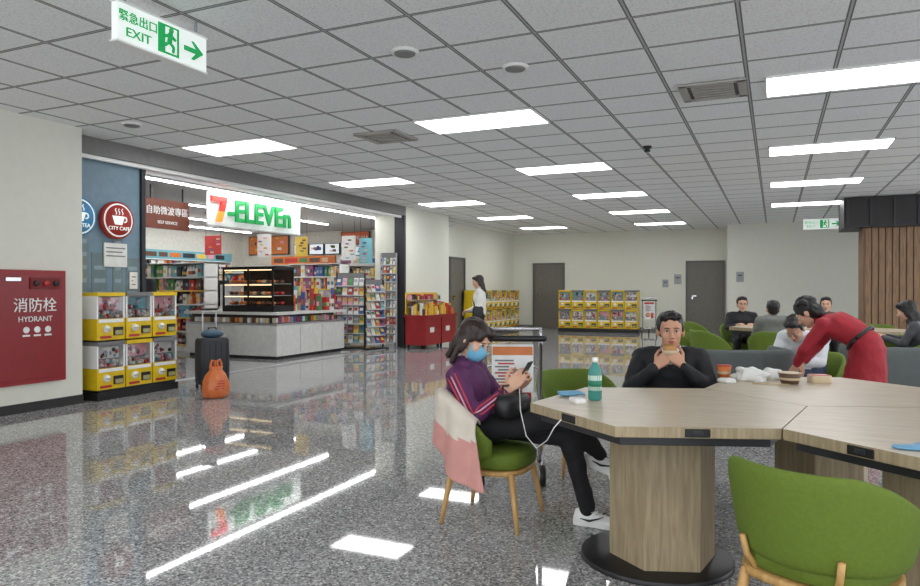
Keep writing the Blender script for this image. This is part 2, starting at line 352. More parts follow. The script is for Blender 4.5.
# --- foreground woman
M_pur=C('hoodie_purple',88,36,86,rough=.7,var=.12,vs=20); M_pants=C('pants_black',24,24,28,rough=.8,var=.2,vs=20)
Mw=place((-1.5,3.71,0),0)
P=seatpose(pelvis=(-.02,0,.53),waist=(-.08,0,.62),chest=(-.12,0,.73),neck=(-.125,0,.865),head=(-.08,0,1.005),shL=(-.12,.155,.81),shR=(-.12,-.155,.81),elL=(.03,.21,.61),elR=(.02,-.225,.61),wrL=(.15,.08,.725),wrR=(.14,-.085,.725),
  hipL=(.02,.085,.52),hipR=(.02,-.085,.52),knL=(.46,.08,.485),anL=(.56,.09,.09),knR=(.47,.0,.60),anR=(.60,.22,.37))
wm=person('seated_woman',Mw,P,M_pur,M_pants,'pony',M_hairb,M_white,M_white,mask=True,vox=.011,w=.95,hs=.98,headfwd=(.84,-.2,-.5),headup=(.5,0,.86),bulk=1.0,
  handL=dict(dir=(.62,-.25,.72),back=(.25,.85,.25),curl=38),handR=dict(dir=(.62,.25,.72),back=(.25,-.85,.25),curl=38),toeL=(1,0,0),toeR=(.85,.25,-.35),handvox=.0038)
mb=MB(); sr=C('stripe_red',196,60,66); 
for sd,sg_ in(('L',1),('R',-1)):
    sh,el,wr=V(P['sh'+sd]),V(P['el'+sd]),V(P['wr'+sd])
    for k,o in enumerate((-.024,0,.024)):
        u=V((0,sg_,0)); pts=[]
        for t in [i/6 for i in range(7)]:
            c=sh+(el-sh)*t; d=(el-sh).normalized(); side=(u-d*u.dot(d)).normalized(); f=d.cross(side); ang=o/.055; r=.0580-.011*t
            pts.append(c+(side*math.cos(ang)+f*math.sin(ang))*r)
        for t in [i/6 for i in range(1,6)]:
            c=el+(wr-el)*t; d=(wr-el).normalized(); side=(u-d*u.dot(d)).normalized(); f=d.cross(side); ang=o/.05; r=.0470-.0125*t
            pts.append(c+(side*math.cos(ang)+f*math.sin(ang))*r)
        mb.tube(pts,.005,sr if k!=1 else PAL[10],6,Mw)
    d=(wr-el).normalized(); x=d.orthogonal().normalized(); mb.tube([wr+(x*math.cos(t)+d.cross(x)*math.sin(t))*.034-d*.01 for t in [2*math.pi*i/16 for i in range(17)]],.007,sr,6,Mw)
mb.obj('sleeve_stripes',parent=wm)
mb=MB(); 
for y in(-1,1): mb.cap((-.10,y*.09,.865),(-.17,0,.87),.035,.045,M_pur,12,Mw)
mb.obj('hood',parent=wm)
mb=MB(); T=Mw@Matrix.Translation(V((.225,0,.83)))@frame3((.5,0,.86),(-.86,0,.5)).to_4x4(); mb.box((0,0,0),(.15,.074,.009),M_black,T); mb.box((0,0,.005),(.14,.066,.002),C('phone_screen',120,140,170,emit=.5),T); mb.obj('smartphone',bevel=.003)
mb=MB(); mb.tube([(-1.29,3.67,.765),(-1.22,3.49,.66),(-1.14,3.35,.56),(-1.05,3.24,.53),(-.96,3.12,.60),(-.90,3.03,.68),(-.868,3.035,.718)],.0026,M_white,8); mb.obj('charging_cable')
mb=MB(); rs=[ringpts((0,0,z),(.065*q,0,0),(0,.12*q,0),20,3) for z,q in ((0,.85),(.02,1),(.09,.98),(.12,.8),(.13,.5))]; mb.loft(rs,M_black); mb.tube([(0,-.09,.10),(-.02,-.06,.17),(-.03,.05,.17),(0,.09,.10)],.007,M_black); mb.b2((.06,-.03,.05),(.07,.03,.08),M_chrome); mb.obj('handbag',place((-1.31,3.62,.60),-20))
# --- man eating
M_suit=C('jacket_black',26,27,32,rough=.7,var=.15)
Mm=place((-.62,4.74,0),-84)
P=seatpose(pelvis=(0,0,.53),waist=(.0,0,.63),chest=(.03,0,.77),neck=(.06,0,.905),head=(.10,0,1.025),shL=(.04,.18,.855),shR=(.04,-.18,.855),elL=(.17,.24,.67),elR=(.17,-.24,.67),wrL=(.25,.09,.815),wrR=(.25,-.10,.80))
mn=person('seated_man',Mm,P,M_suit,M_pants,'short',M_hair,vox=.012,w=1.05,hs=1.0,collar=M_white,bulk=1.12,headfwd=(1,.12,-.05),headup=(.05,0,1),neck_r=.058,
  handL=dict(dir=(-.12,-.62,.65),back=(1,.35,.1),curl=32),handR=dict(dir=(-.12,.62,.6),back=(1,-.35,.1),curl=32),handvox=.0045,skinm=C('skin_tan',204,154,126,rough=.55))
mb=MB(); mb.ell((.135,0,.865),(.03,.045,.05),M_white,M=Mm)
for y in(-1,1): mb.add([(.158,y*.01,.80),(.165,y*.06,.82),(.13,y*.085,.91),(.11,y*.06,.92),(.155,y*.03,.86)],[(0,1,2,3,4)],M_black,M=Mm)
mb.obj('shirt_and_lapels',parent=mn)
crumb=MB(); crumb.ell((.222,0,.925),(.032,.045,.03),C('bun_brown',190,140,80),14,10,Mm); crumb.ell((.225,0,.905),(.034,.048,.026),PAL[9],14,8,Mm); crumb.obj('sandwich')
# --- woman in red leaning
M_redc=C('dress_red',160,28,42,rough=.7,var=.1)
Mr=place((.70,6.62,0),163)
P=dict(pelvis=(0,0,.84),waist=(.10,0,.93),chest=(.24,0,1.0),neck=(.36,0,1.035),head=(.46,0,1.085),shL=(.30,.165,1.0),shR=(.30,-.165,1.0),elL=(.43,.2,.80),elR=(.43,-.2,.80),wrL=(.52,.1,.66),wrR=(.52,-.1,.66),
  hipL=(0,.09,.80),hipR=(0,-.09,.80),knL=(.03,.1,.45),knR=(.03,-.1,.45),anL=(-.04,.11,.09),anR=(-.04,-.11,.09))
rd=person('leaning_woman',Mr,P,M_redc,M_redc,'curly',M_hair,skirt=M_redc,headfwd=(.75,0,-.65),headup=(.65,0,.75),bulk=1.05,vox=.014,handL=dict(curl=25),handR=dict(curl=25))
mb=MB(); d=V((.10,0,.09)).normalized(); mb.tube([V((.06,0,.895))+V((0,1,0))*.165*math.cos(t)+d.cross(V((0,1,0)))*.125*math.sin(t) for t in [2*math.pi*i/24 for i in range(25)]],.016,M_black,8,Mr); mb.obj('belt',parent=rd)
M_wsh=C('shirt_white',214,218,222,rough=.7); M_jean=C('jeans_blue',40,52,78,rough=.8)
P=seatpose(chest=(.1,0,.76),neck=(.2,0,.86),head=(.30,0,.92),shL=(.13,.18,.83),shR=(.13,-.18,.83),elL=(.28,.22,.62),elR=(.28,-.22,.62),wrL=(.45,.1,.62),wrR=(.45,-.1,.62))
person('resting_person',place((.30,7.6,0),-115),P,M_wsh,M_jean,'short',M_hair,headfwd=(.7,0,-.7),headup=(.7,0,.7),vox=.015,bulk=1.15)
M_gj=C('jacket_grey',120,122,118,rough=.8)
person('diner_dark_jacket',place((-.48,11.95,0),-80),seatpose(),M_suit,M_pants,'short',vox=.02,glasses=True)
person('diner_grey_jacket',place((.0,10.1,0),100),seatpose(chest=(.05,0,.78),neck=(.1,0,.9),head=(.15,0,1.02)),M_gj,M_pants,'short',vox=.02,bulk=1.15)
person('diner_brown_jacket',place((.72,12.2,0),-95),seatpose(),C('jacket_brown',84,60,50),M_pants,'short',vox=.02)
person('diner_charcoal_coat',place((1.48,9.45,0),165),seatpose(neck=(.05,0,.93),head=(.1,0,1.04)),C('coat_charcoal',62,64,68),M_pants,'long',vox=.018,headfwd=(.9,0,-.3))
stand=dict(pelvis=(0,0,.92),waist=(0,0,1.04),chest=(0,0,1.2),neck=(0,0,1.37),head=(.03,0,1.5),shL=(0,.16,1.31),shR=(0,-.16,1.31),elL=(.0,.20,1.05),elR=(.0,-.20,1.05),wrL=(.17,.12,1.0),wrR=(.17,-.12,1.0),hipL=(0,.09,.88),hipR=(0,-.09,.88),knL=(.02,.1,.48),knR=(.02,-.1,.48),anL=(0,.1,.09),anR=(0,-.1,.09))
Ms=place((-4.62,11.1,0),200,.945)
st=person('standing_woman',Ms,stand,C('sweater_cream',222,220,214),M_pants,'long',M_hairb,vox=.017,headfwd=(.9,.3,-.2),bulk=1.1)
mb=MB(); mb.loft([ringpts((.02,.22,z),(.10*q,0,0),(0,.035*q,0),18,3) for z,q in ((.86,.8),(.88,1),(1.02,1),(1.06,.8),(1.07,.5))],M_black,Ms)
mb.tube([(.02,.21,1.05),(-.05,.12,1.2),(-.08,-.03,1.33),(-.02,-.10,1.385),(.08,-.06,1.33),(.12,.06,1.2),(.08,.2,1.05)],.012,M_black,8,Ms)
mb.obj('shoulder_bag')
P={k:(v[0],v[1],v[2]*1.07) if k not in('anL','anR') else v for k,v in stand.items()}
person('store_customer',place((-9.2,8.1,0),120),P,M_suit,M_jean,'short',M_hair,vox=.018)

# ---------------------------------------------------------------- room shell
ZC=3.13
def shell(name,lo,hi,m):
    mb=MB(); mb.b2(lo,hi,m); return mb.obj(name)
shell('floor',(-16,-5,-.1),(10,23,0),M_floor)
shell('ceiling',(-16,-5,ZC),(10,23,ZC+.1),M_ceil)
shell('wall_left',(-7.65,-5,0),(-7.2,5.52,ZC),M_wall)
shell('wall_pillar',(-8.3,13.75,0),(-7.5,16.0,ZC),M_wall)
shell('wall_left_far',(-8.3,16,0),(-8.1,22.7,ZC),M_wall)
shell('wall_far',(-8.1,22.5,0),(-1.24,22.7,ZC),M_wall)
shell('wall_far_right',(-1.24,21.3,0),(10,22.7,ZC),M_wall)
M_store=C('store_wall',220,218,208,rough=.6)
shell('wall_store_back',(-15.2,5,0),(-15,17.2,ZC),M_store)
shell('wall_store_side',(-15,17,0),(-8.3,17.2,ZC),M_store)
shell('wall_store_near',(-15,5.2,0),(-7.65,5.5,ZC),M_store)
shell('ceiling_store',(-15,5.5,2.97),(-7.8,17,3.02),C('store_ceiling',205,206,208,rough=.6))
M_base=C('baseboard_dark',40,38,38,rough=.5)
shell('baseboard_left',(-7.2,-5,0),(-7.185,5.52,.1),M_base)
shell('baseboard_far',(-8.1,22.485,0),(-1.24,22.5,.09),C('baseboard_grey',120,118,112))
shell('baseboard_far_right',(-1.24,21.285,0),(10,21.3,.09),C('baseboard_grey',120,118,112))
mb=MB(); mb.b2((-7.8,5.52,2.93),(-7.5,13.75,ZC),C('header_grey',120,120,118)); mb.b2((-7.62,5.52,2.88),(-7.56,13.75,2.93),M_white)
mb.b2((-7.74,13.66,0),(-7.5,13.75,2.93),M_dark); mb.b2((-7.76,6.72,0),(-7.62,6.78,2.93),M_dark)
mb.obj('trim_1')
mb=MB(); mb.b2((-7.75,5.52,.012),(-7.62,13.75,.0),M_alu); mb.obj('trim_2')
mb=MB(); M_mural=C('mural_blue',112,138,154,rough=.5); mb.b2((-7.76,5.52,0),(-7.66,6.72,2.93),M_mural)
for y0,w,h in ((5.55,.2,2.0),(5.8,.16,2.3),(6.0,.22,1.75),(6.3,.15,2.1),(6.5,.2,1.7)):
    mb.b2((-7.665,y0,0),(-7.655,y0+w,h),C('mural_building_%d'%int(h*10),90+int(h*10),104+int(h*12),116+int(h*8)))
    for k in range(int(h/.16)):
        mb.b2((-7.656,y0+.03,.1+k*.16),(-7.652,y0+w-.03,.15+k*.16),C('mural_window',140,160,170))
mb.obj('wall_mural_panel')
for X in (-6.29,-2.92,.62,3.82,7.19):
    for k in range(-3,5):
        Y=Y0+3.25*k
        if k==-1 and X<3: continue
        if k==4 and X>0: continue
        hw=.66
        if X==.62: Y-=.15; hw=.69
        lp2=MB(); lp2.b2((X-hw,Y-.315,ZC-.012),(X+hw,Y+.315,ZC-.004),M_light)
        for a in ((X-hw-.015,Y-.33,X+hw+.015,Y-.315),(X-hw-.015,Y+.315,X+hw+.015,Y+.33),(X-hw-.015,Y-.33,X-hw,Y+.33),(X+hw,Y-.33,X+hw+.015,Y+.33)):
            lp2.b2((a[0],a[1],ZC-.02),(a[2],a[3],ZC-.001),M_white)
        lp2.obj('ceiling_light_panel')
def vent(X,Y,w=.56):
    mb=MB(); mb.b2((X-w/2,Y-w/2,ZC-.01),(X+w/2,Y+w/2,ZC-.001),M_dark)
    vg=C('vent_grey',176,173,168)
    for i in range(6):
        y=Y-w/2+.07+i*(w-.14)/5; mb.box((X,y,ZC-.02),(w-.2,.04,.012),vg)
    for sx in(-1,1):
        mb.box((X+sx*(w/2-.03),Y,ZC-.015),(.07,w,.02),vg); mb.box((X,Y+sx*(w/2-.02),ZC-.015),(w,.05,.02),vg)
    mb.obj('ceiling_vent')
vent(-4.25,7.3); vent(-.52,6.82)
for X,Y in ((-2.6,4.75),(-1.95,5.45),(-6.5,5.6)):
    mb=MB(); mb.cyl((X,Y,ZC-.001),(X,Y,ZC-.02),.11,.105,M_white,24); mb.cyl((X,Y,ZC-.02),(X,Y,ZC-.03),.085,.08,C('speaker_grey',130,130,128),24); mb.obj('ceiling_speaker')
X,Y=-1.5,9.2
mb=MB(); mb.cyl((X,Y,ZC-.001),(X,Y,ZC-.03),.06,.05,M_dark,16); mb.cyl((X,Y,ZC-.03),(X,Y,ZC-.07),.03,.04,M_dark,16); mb.obj('smoke_detector')
def door(name,F,o,w,h,m):
    M4=Matrix.Translation(V(o))@F.to_4x4(); mb=MB()
    fr=C('door_frame',96,94,90,rough=.4)
    mb.b2((0,0,-.01),(w,h,.02),m,M4)
    mb.b2((-.06,0,-.01),(0,h+.06,.05),fr,M4); mb.b2((w,0,-.01),(w+.06,h+.06,.05),fr,M4); mb.b2((0,h,-.01),(w,h+.06,.05),fr,M4)
    mb.b2((w*.12,h*.47,.02),(w*.12+.04,h*.53,.08),M_chrome,M4); mb.b2((w*.12,h*.51,.06),(w*.12+.14,h*.525,.08),M_chrome,M4)
    mb.obj(name)
M_door=C('door_grey',112,108,100,rough=.45)
door('door_1',FY,(-7.35,22.48,0),.97,2.1,M_door); door('door_2',FY,(-2.44,22.48,0),1.0,2.1,M_door); door('door_3',FX,(-8.08,17.3,0),.9,2.12,M_door)
for i,(x,z,w,h,cc) in enumerate(((-2.85,1.45,.22,.3,4),(-3.2,1.35,.18,.24,4),(-1.0,1.5,.2,.28,4))):
    mb=MB(); Y=22.49 if x<-1.24 else 21.29
    mb.b2((x,Y-.006,z),(x+w,Y,z+h),PALW[15]); mb.b2((x+.05,Y-.009,z+h*.6),(x+w-.05,Y-.005,z+h*.7),PAL[11]); mb.obj('wall_notice')

# ---------------------------------------------------------------- wood clad pillar
mb=MB(); mb.b2((1.64,16.1,0),(4.2,16.9,2.52),C('pillar_core',78,58,42))
for i in range(22): 
    x=1.64+i*.118; mb.b2((x,16.06,0),(x+.1,16.1,2.52),M_slat)
for i in range(7):
    y=16.1+i*.118; mb.b2((1.6,y,0),(1.64,y+.1,2.52),M_slat)
mb.obj('wood_clad_pillar')
mb=MB(); mb.b2((1.25,15.9,2.52),(4.6,17.2,ZC-.02),C('bulkhead_dark',34,32,34)); 
for i in range(8): mb.b2((1.3+i*.4,15.86,2.56),(1.34+i*.4,15.9,ZC-.04),M_dark)
mb.obj('wall_bulkhead')

# ---------------------------------------------------------------- exit signs
M_sgreen=C('sign_green',20,150,80,rough=.4,emit=.55); M_swhite=C('sign_white',230,238,234,rough=.4,emit=.5)
M_pwhite=C('print_white',236,238,236,rough=.5)
def exitsign(F,o,w,h,name):
    M4=Matrix.Translation(V(o))@F.to_4x4(); mb=MB()
    mb.b2((0,0,-.05),(w,h,0),M_swhite,M4); mb.b2((-.01,-.012,-.055),(w+.01,0,.005),M_white,M4); mb.b2((-.01,h,-.055),(w+.01,h+.012,.005),M_white,M4)
    for x in (.1*w,.9*w): mb.b2((x-.01,h,-.03),(x+.01,h+.11,-.02),M_alu,M4)
    mb.b2((w*.42,h*.1,0),(w*.66,h*.92,.003),M_sgreen,M4); mb.b2((w*.50,h*.16,.003),(w*.63,h*.86,.005),M_swhite,M4)
    def lp(a,b,r=.011): mb.cyl(M4@V((a[0]*w,a[1]*h,.006)),M4@V((b[0]*w,b[1]*h,.006)),r,r,M_sgreen,6)
    mb.ell(M4@V((.56*w,.78*h,.006)),.018,M_sgreen); lp((.55,.7),(.54,.45),.018); lp((.54,.45),(.49,.33)); lp((.49,.33),(.45,.33)); lp((.54,.45),(.59,.33)); lp((.59,.33),(.58,.18)); lp((.55,.66),(.49,.58)); lp((.55,.66),(.61,.55))
    mb.b2((w*.72,h*.42,0),(w*.88,h*.56,.004),M_sgreen,M4)
    mb.add([(w*.84,h*.22,.003),(w*.96,h*.49,.003),(w*.84,h*.76,.003),(w*.80,h*.76,.003),(w*.88,h*.49,.003),(w*.80,h*.22,.003)],[(0,1,4,5),(1,2,3,4)],M_sgreen,M=M4)
    ob=mb.obj(name)
    text('緊急出口',h*.32,M4@V((w*.21,h*.66,.004)),F,M_sgreen,ob); text('EXIT',h*.34,M4@V((w*.21,h*.27,.004)),F,M_sgreen,ob,sx=1.2)
exitsign(FX,(-3.6,3.0,2.80),.72,.23,'exit_sign')
exitsign(FY,(.62,18.9,2.74),.85,.24,'exit_sign')

# ---------------------------------------------------------------- hydrant cabinet on left wall
mb=MB(); mb.b2((-7.198,3.9,.30),(-7.15,5.28,1.5),M_red); mb.b2((-7.15,3.95,.35),(-7.135,5.23,1.45),C('cabinet_door_red',138,18,28,rough=.3))
mb.b2((-7.135,4.86,1.30),(-7.12,5.2,1.42),C('cabinet_dark_red',120,12,20)); 
for y in (4.92,5.03,5.14): mb.cyl((-7.12,y,1.36),(-7.10,y,1.36),.03,.028,M_black if y!=5.03 else PAL[0],14)
mb.b2((-7.135,4.60,1.38),(-7.12,4.76,1.42),M_chrome)
for k in range(3): 
    mb.cyl((-7.135,4.82+k*.12,.87),(-7.13,4.82+k*.12,.87),.035,.035,M_pwhite,14); mb.b2((-7.135,4.78+k*.12,.80),(-7.13,4.86+k*.12,.82),M_pwhite)
hyd=mb.obj('fire_hydrant_cabinet',bevel=.005)
text('消防栓',.16,(-7.13,4.92,1.12),FX,M_white,hyd); text('HYDRANT',.08,(-7.13,4.92,.98),FX,M_white,hyd)

# ---------------------------------------------------------------- capsule toy racks
M_int=C('machine_interior',150,150,156,rough=.5)
def capsule_rack(name,Mx,cols,rows=2,balls=8,base=.12):
    mb=MB(); w=.4; hh=.56; d=.38
    mb.b2((-d,0,0),(.02,cols*w,base-.03),M_black); mb.b2((-d+.02,.03,base-.03),(0,cols*w-.03,base),M_black)
    for c in range(cols):
        mb.b2((-d-.02,c*w-.01,0),(-d,c*w+.02,base+rows*hh+.02),M_black)
        for r in range(rows):
            y=c*w; z=base+r*(hh+.02)
            mb.b2((-d,y+.01,z),(0,y+w-.01,z+.25),M_yellow)
            mb.b2((-d,y+.01,z+.25),(-d+.03,y+w-.01,z+hh-.04),M_yellow)
            mb.b2((-d,y+.01,z+hh-.045),(.012,y+w-.01,z+hh),M_yellow if (c+r)%2 else M_grey)
            for yy in (y+.01,y+w-.03): mb.b2((-d,yy,z+.25),(0,yy+.02,z+hh-.045),M_white if balls>6 else M_yellow)
            mb.b2((-.08,y+.03,z+.25),(-.07,y+w-.03,z+hh-.05),M_int)
            c1=random.choice([PAL[10],PAL[4],PAL[8],PAL[4],PALW[15],PAL[10]]); mb.b2((-.07,y+.05,z+.36),(-.055,y+w-.05,z+hh-.06),c1)
            for q in range(9):
                yy=y+.07+random.random()*(w-.14); zz=z+.37+random.random()*.1
                mb.ell((-.05,yy,zz),(.012,.012+random.random()*.02,.015+random.random()*.025),random.choice([PAL[4],PAL[10],PAL[6],PAL[11],PAL[8],PALW[15],PAL[0]]),8,5)
            for row in range(2):
                for q in range(balls): mb.ell((-.03-.01*row,y+.05+q*(w-.1)/(balls-1),z+.275+.042*row+.012*(q%2)),.024,random.choice([PAL[4],PALW[15],PAL[8],PAL[10],PAL[4],PAL[0]]),8,6)
            if balls>6: mb.b2((-.004,y+.035,z+.26),(-.001,y+w-.035,z+hh-.055),M_glass)
            mb.b2((0,y+.03,z+.205),(.006,y+w-.03,z+.245),M_white)
            mb.cyl((0,y+.13,z+.13),(.03,y+.13,z+.13),.045,.04,M_white,14); mb.box((.035,y+.13,z+.13),(.015,.07,.015),M_alu)
            mb.b2((0,y+.23,z+.05),(.012,y+w-.04,z+.15),M_black); mb.b2((.012,y+.245,z+.06),(.02,y+w-.055,z+.11),C('chute_clear',170,165,120))
            mb.b2((0,y+.05,z+.02),(.006,y+.2,z+.05),PAL[0])
    return mb.obj(name,Mx)
capsule_rack('capsule_toy_rack',place((-7.15,5.66,0)),3)
capsule_rack('capsule_toy_rack',place((-7.6,18.0,0)),9,balls=4)
capsule_rack('capsule_toy_rack',place((-6.05,20.8,0),-90),6,balls=4)

# ---------------------------------------------------------------- store interior
for X,y0,y1 in ((-8.45,7.4,14.9),(-10.4,10.2,14.9),(-12.4,9.5,16.2),(-14.0,9.5,16.2)):
    mb=MB(); mb.b2((X-.03,y0,2.93),(X+.03,y1,2.96),M_light2); mb.b2((X-.05,y0-.02,2.945),(X+.05,y1+.02,2.965),M_white); mb.obj('store_strip_light')
# main illuminated sign
X=-8.6; sg=root('convenience_store_sign',(X,10.2,2.67))
M_g7=C('letter_green',0,120,56,emit=.8); M_r7=C('letter_red',205,40,34,emit=.9); M_o7=C('letter_orange',240,130,40,emit=.9)
mb=MB(); mb.b2((X-.07,8.95,2.38),(X-.04,11.45,2.92),C('sign_fascia_white',214,220,216,emit=.25))
for y in (9.2,10.1,11.0): mb.b2((X-.07,y-.01,2.92),(X-.055,y+.01,2.965),M_dark)
mb.b2((X-.075,8.93,2.36),(X-.03,11.47,2.38),M_alu); mb.b2((X-.075,8.93,2.92),(X-.03,11.47,2.935),M_alu)
mb.obj('fascia',parent=sg)
mb=MB(); mb.b2((X-.03,9.0,2.78),(X+.01,9.36,2.87),M_r7)
for lo,hi,m in ((0,.5,M_r7),(.5,1,M_o7)):
    def pt(t,dy): return (9.24-.12*t+dy,2.80-.36*t)
    a=pt(lo,0);b=pt(lo,.12);c=pt(hi,.12);d=pt(hi,0)
    mb.add([(X+.01,)+a,(X+.01,)+d,(X+.01,)+c,(X+.01,)+b,(X-.03,)+a,(X-.03,)+d,(X-.03,)+c,(X-.03,)+b],[(0,1,2,3),(7,6,5,4),(0,4,5,1),(1,5,6,2),(2,6,7,3),(3,7,4,0)],m)
mb.obj('numeral',parent=sg)
text('-ELEVEn',.52,(X-.02,9.40,2.645),FX,M_g7,sg,'letters',ex=.02,align='LEFT',bold=.010,sx=.98)
sg=root('hanging_store_sign',(-9,8.4,2.5)); mb=MB(); mb.b2((-9.02,7.97,2.27),(-8.98,8.88,2.74),C('sign_brown',112,58,42)); mb.b2((-9.01,8.1,2.74),(-8.99,8.12,2.96),M_dark); mb.b2((-9.01,8.75,2.74),(-8.99,8.77,2.96),M_dark); mb.obj('board',parent=sg)
text('自助微波專區',.145,(-8.975,8.42,2.55),FX,M_pwhite,sg); text('SELF SERVICE',.07,(-8.975,8.42,2.37),FX,M_pwhite,sg)
def roundsign(Y,Z,r,c1,tx):
    sg=root('round_coffee_sign',(-7.6,Y,Z)); mb=MB(); mb.cyl((-7.655,Y,Z),(-7.59,Y,Z),r,r,c1,40); mb.cyl((-7.59,Y,Z),(-7.585,Y,Z),r*.9,r*.9,M_swhite,40)
    mb.cyl((-7.585,Y,Z),(-7.58,Y,Z),r*.82,r*.82,c1,40)
    F4=Matrix.Translation(V((-7.576,Y,Z+r*.1)))@FX.to_4x4()
    mb.add([(-r*.42,r*.12,0),(r*.36,r*.12,0),(r*.2,-r*.34,0),(-r*.26,-r*.34,0)],[(3,2,1,0)],M_swhite,M=F4)
    mb.tube([F4@V((r*.36+r*.12*math.cos(a),-r*.06+r*.13*math.sin(a),.002)) for a in [R(x) for x in range(-110,111,20)]],.008,M_swhite)
    for dx in(-.2,0,.2): mb.tube([F4@V((r*(dx+.05*math.sin(q*1.6)),r*(.2+q*.08),.002)) for q in range(5)],.006,M_swhite)
    mb.obj('disc',parent=sg); text(tx,r*.28,(-7.572,Y,Z-r*.45),FX,M_swhite,sg)
roundsign(6.33,2.17,.235,C('coffee_red',160,44,38,emit=.15),'CITY CAFE')
roundsign(5.78,2.17,.235,C('tea_blue',60,130,175,emit=.15),'CITY TEA')
for i,(y,z,w,h,c) in enumerate(((6.16,1.58,.34,.3,PAL[4]),(5.66,1.38,.2,.34,PAL[1]),(6.54,1.3,.12,.22,PAL[4]),(5.66,1.73,.18,.18,PAL[4]))):
    mb=MB(); mb.b2((-7.65,y,z),(-7.635,y+w,z+h),c); 
    for k in range(3): mb.b2((-7.635,y+.03,z+h-.07-k*.05),(-7.632,y+w-.03-.04*(k%2),z+h-.055-k*.05),M_grey)
    mb.obj('notice_poster')
def product_shelf(name,Mx,w,h,d=.4,n=6,frame=M_white,sz=.09,header=None):
    mb=MB(); mb.b2((0,d-.03,0),(w,d,h),frame); mb.b2((0,0,0),(.03,d,h),frame); mb.b2((w-.03,0,0),(w,d,h),frame); mb.b2((0,.02,0),(w,d,.12),frame)
    st=(h-.15)/n
    for k in range(n):
        z=.12+k*st; mb.b2((0,0,z),(w,d,z+.02),frame); mb.b2((0,-.012,z-.01),(w,0,z+.02),PAL[4] if k%2 else PAL[1])
        x=.035
        while x<w-.07:
            c=random.choice(PALW); ww=sz*(.5+random.random()*.8); hh=min(st-.03,(.7+.3*random.random())*st); reps=random.choice([1,2,3])
            for q in range(reps):
                if x+ww>w-.03: break
                if random.random()<.5: mb.b2((x,.02,z+.02),(x+ww*.97,d*.6,z+.02+hh),c); mb.b2((x+ww*.12,.016,z+.02+hh*.35),(x+ww*.75,.02,z+.02+hh*.65),random.choice(PALW))
                else:
                    mb.cyl((x+ww/2,.08,z+.02),(x+ww/2,.08,z+.02+hh*.7),ww*.48,ww*.48,c,8); mb.cyl((x+ww/2,.08,z+.02+hh*.7),(x+ww/2,.08,z+.02+hh*.85),ww*.42,ww*.2,c,8); mb.cyl((x+ww/2,.08,z+.02+hh*.85),(x+ww/2,.08,z+.02+hh),ww*.2,ww*.18,PAL[4],8)
                    mb.cyl((x+ww/2,.08,z+.02+hh*.2),(x+ww/2,.08,z+.02+hh*.5),ww*.49,ww*.49,random.choice(PALW),8)
                x+=ww
            x+=.004
    if header:
        mb.b2((0,0,h),(w,.06,h+.24),header)
        x=.1
        while x<w-.3: ww=.15+random.random()*.3; mb.b2((x,-.006,h+.06),(x+ww,0,h+.18),random.choice(PAL)); x+=ww+.08
    mb.b2((0,0,h-.02),(w,d,h),frame)
    return mb.obj(name,Mx)
product_shelf('product_shelf',place((-12.7,11.0,0)),2.0,1.85)
product_shelf('product_shelf',place((-12.7,13.4,0)),1.9,1.7)
product_shelf('product_shelf',place((-10.7,13.7,0)),1.5,1.9)
product_shelf('product_shelf',place((-14.8,8.0,0),90),4.4,2.1,n=7,header=PAL[4])
product_shelf('product_shelf',place((-14.8,12.6,0),90),3.7,2.1,n=7,header=PAL[8])
product_shelf('product_shelf',place((-13.4,16.4,0)),2.2,2.0,n=7,sz=.07,header=PAL[5])
product_shelf('product_shelf',place((-11.1,16.4,0)),2.6,1.95,n=7,sz=.07,header=PAL[4])
product_shelf('product_shelf',place((-12.9,9.0,0)),1.6,1.5)
def board(name,x0,x1,z0,z1,c,deco=5,Y=16.98,Mx=None):
    mb=MB(); mb.b2((x0,Y-.05,z0),(x1,Y,z1),M_dark); mb.b2((x0+.02,Y-.055,z0+.02),(x1-.02,Y-.045,z1-.02),c)
    for k in range(deco):
        xx=x0+.06+random.random()*max(.01,(x1-x0-.25)); zz=z0+.05+random.random()*max(.01,(z1-z0-.15))
        mb.b2((xx,Y-.06,zz),(xx+.06+random.random()*.12,Y-.056+.0002*k,zz+.03+random.random()*.06),random.choice(PAL))
    return mb.obj(name,Mx)
W=C('screen_white',215,225,230,emit=.6)
board('food_poster',-14.7,-13.2,2.33,2.9,PAL[5],deco=16)
for i in range(3): board('menu_screen',-13.0+i*.55,-12.5+i*.55,2.3,2.62,W,deco=5)
board('menu_screen',-11.35,-10.9,2.25,2.52,C('screen_green',80,160,100,emit=.6),deco=3); board('menu_screen',-10.88,-10.4,2.25,2.52,W)
sb=board('coffee_brand_board',-11.35,-10.4,2.56,2.93,C('board_orange',176,84,48,emit=.3),deco=0); text('CITY PRIMA',.17,(-10.87,16.92,2.74),FY,M_pwhite,sb)
board('food_poster',-10.2,-9.0,2.2,2.85,PAL[8],deco=12)
for (x,y,z0,z1,w,c) in ((-11.2,13.2,2.05,2.6,.4,PAL[4]),(-12.25,12.6,2.1,2.55,.5,PAL[0]),(-10.1,13.2,2.05,2.5,.35,PAL[1]),(-13.2,10.6,2.1,2.6,.5,PAL[4]),(-9.7,14.5,2.0,2.6,.4,PAL[4]),(-13.6,9.2,2.1,2.5,.5,PAL[1]),(-9.0,14.2,1.9,2.5,.35,PAL[8])):
    mb=MB(); mb.b2((x,y,z0),(x+w,y+.01,z1),c)
    for k in range(6):
        xx=x+.03+random.random()*(w-.16); zz=z0+.04+k*(z1-z0-.08)/6; mb.b2((xx,y-.004,zz),(xx+.1,y,zz+.035),random.choice(PAL))
    for q in (x+.03,x+w-.03): mb.cyl((q,y+.005,z1),(q,y+.005,2.965),.004,.004,M_dark,6)
    mb.obj('hanging_banner')
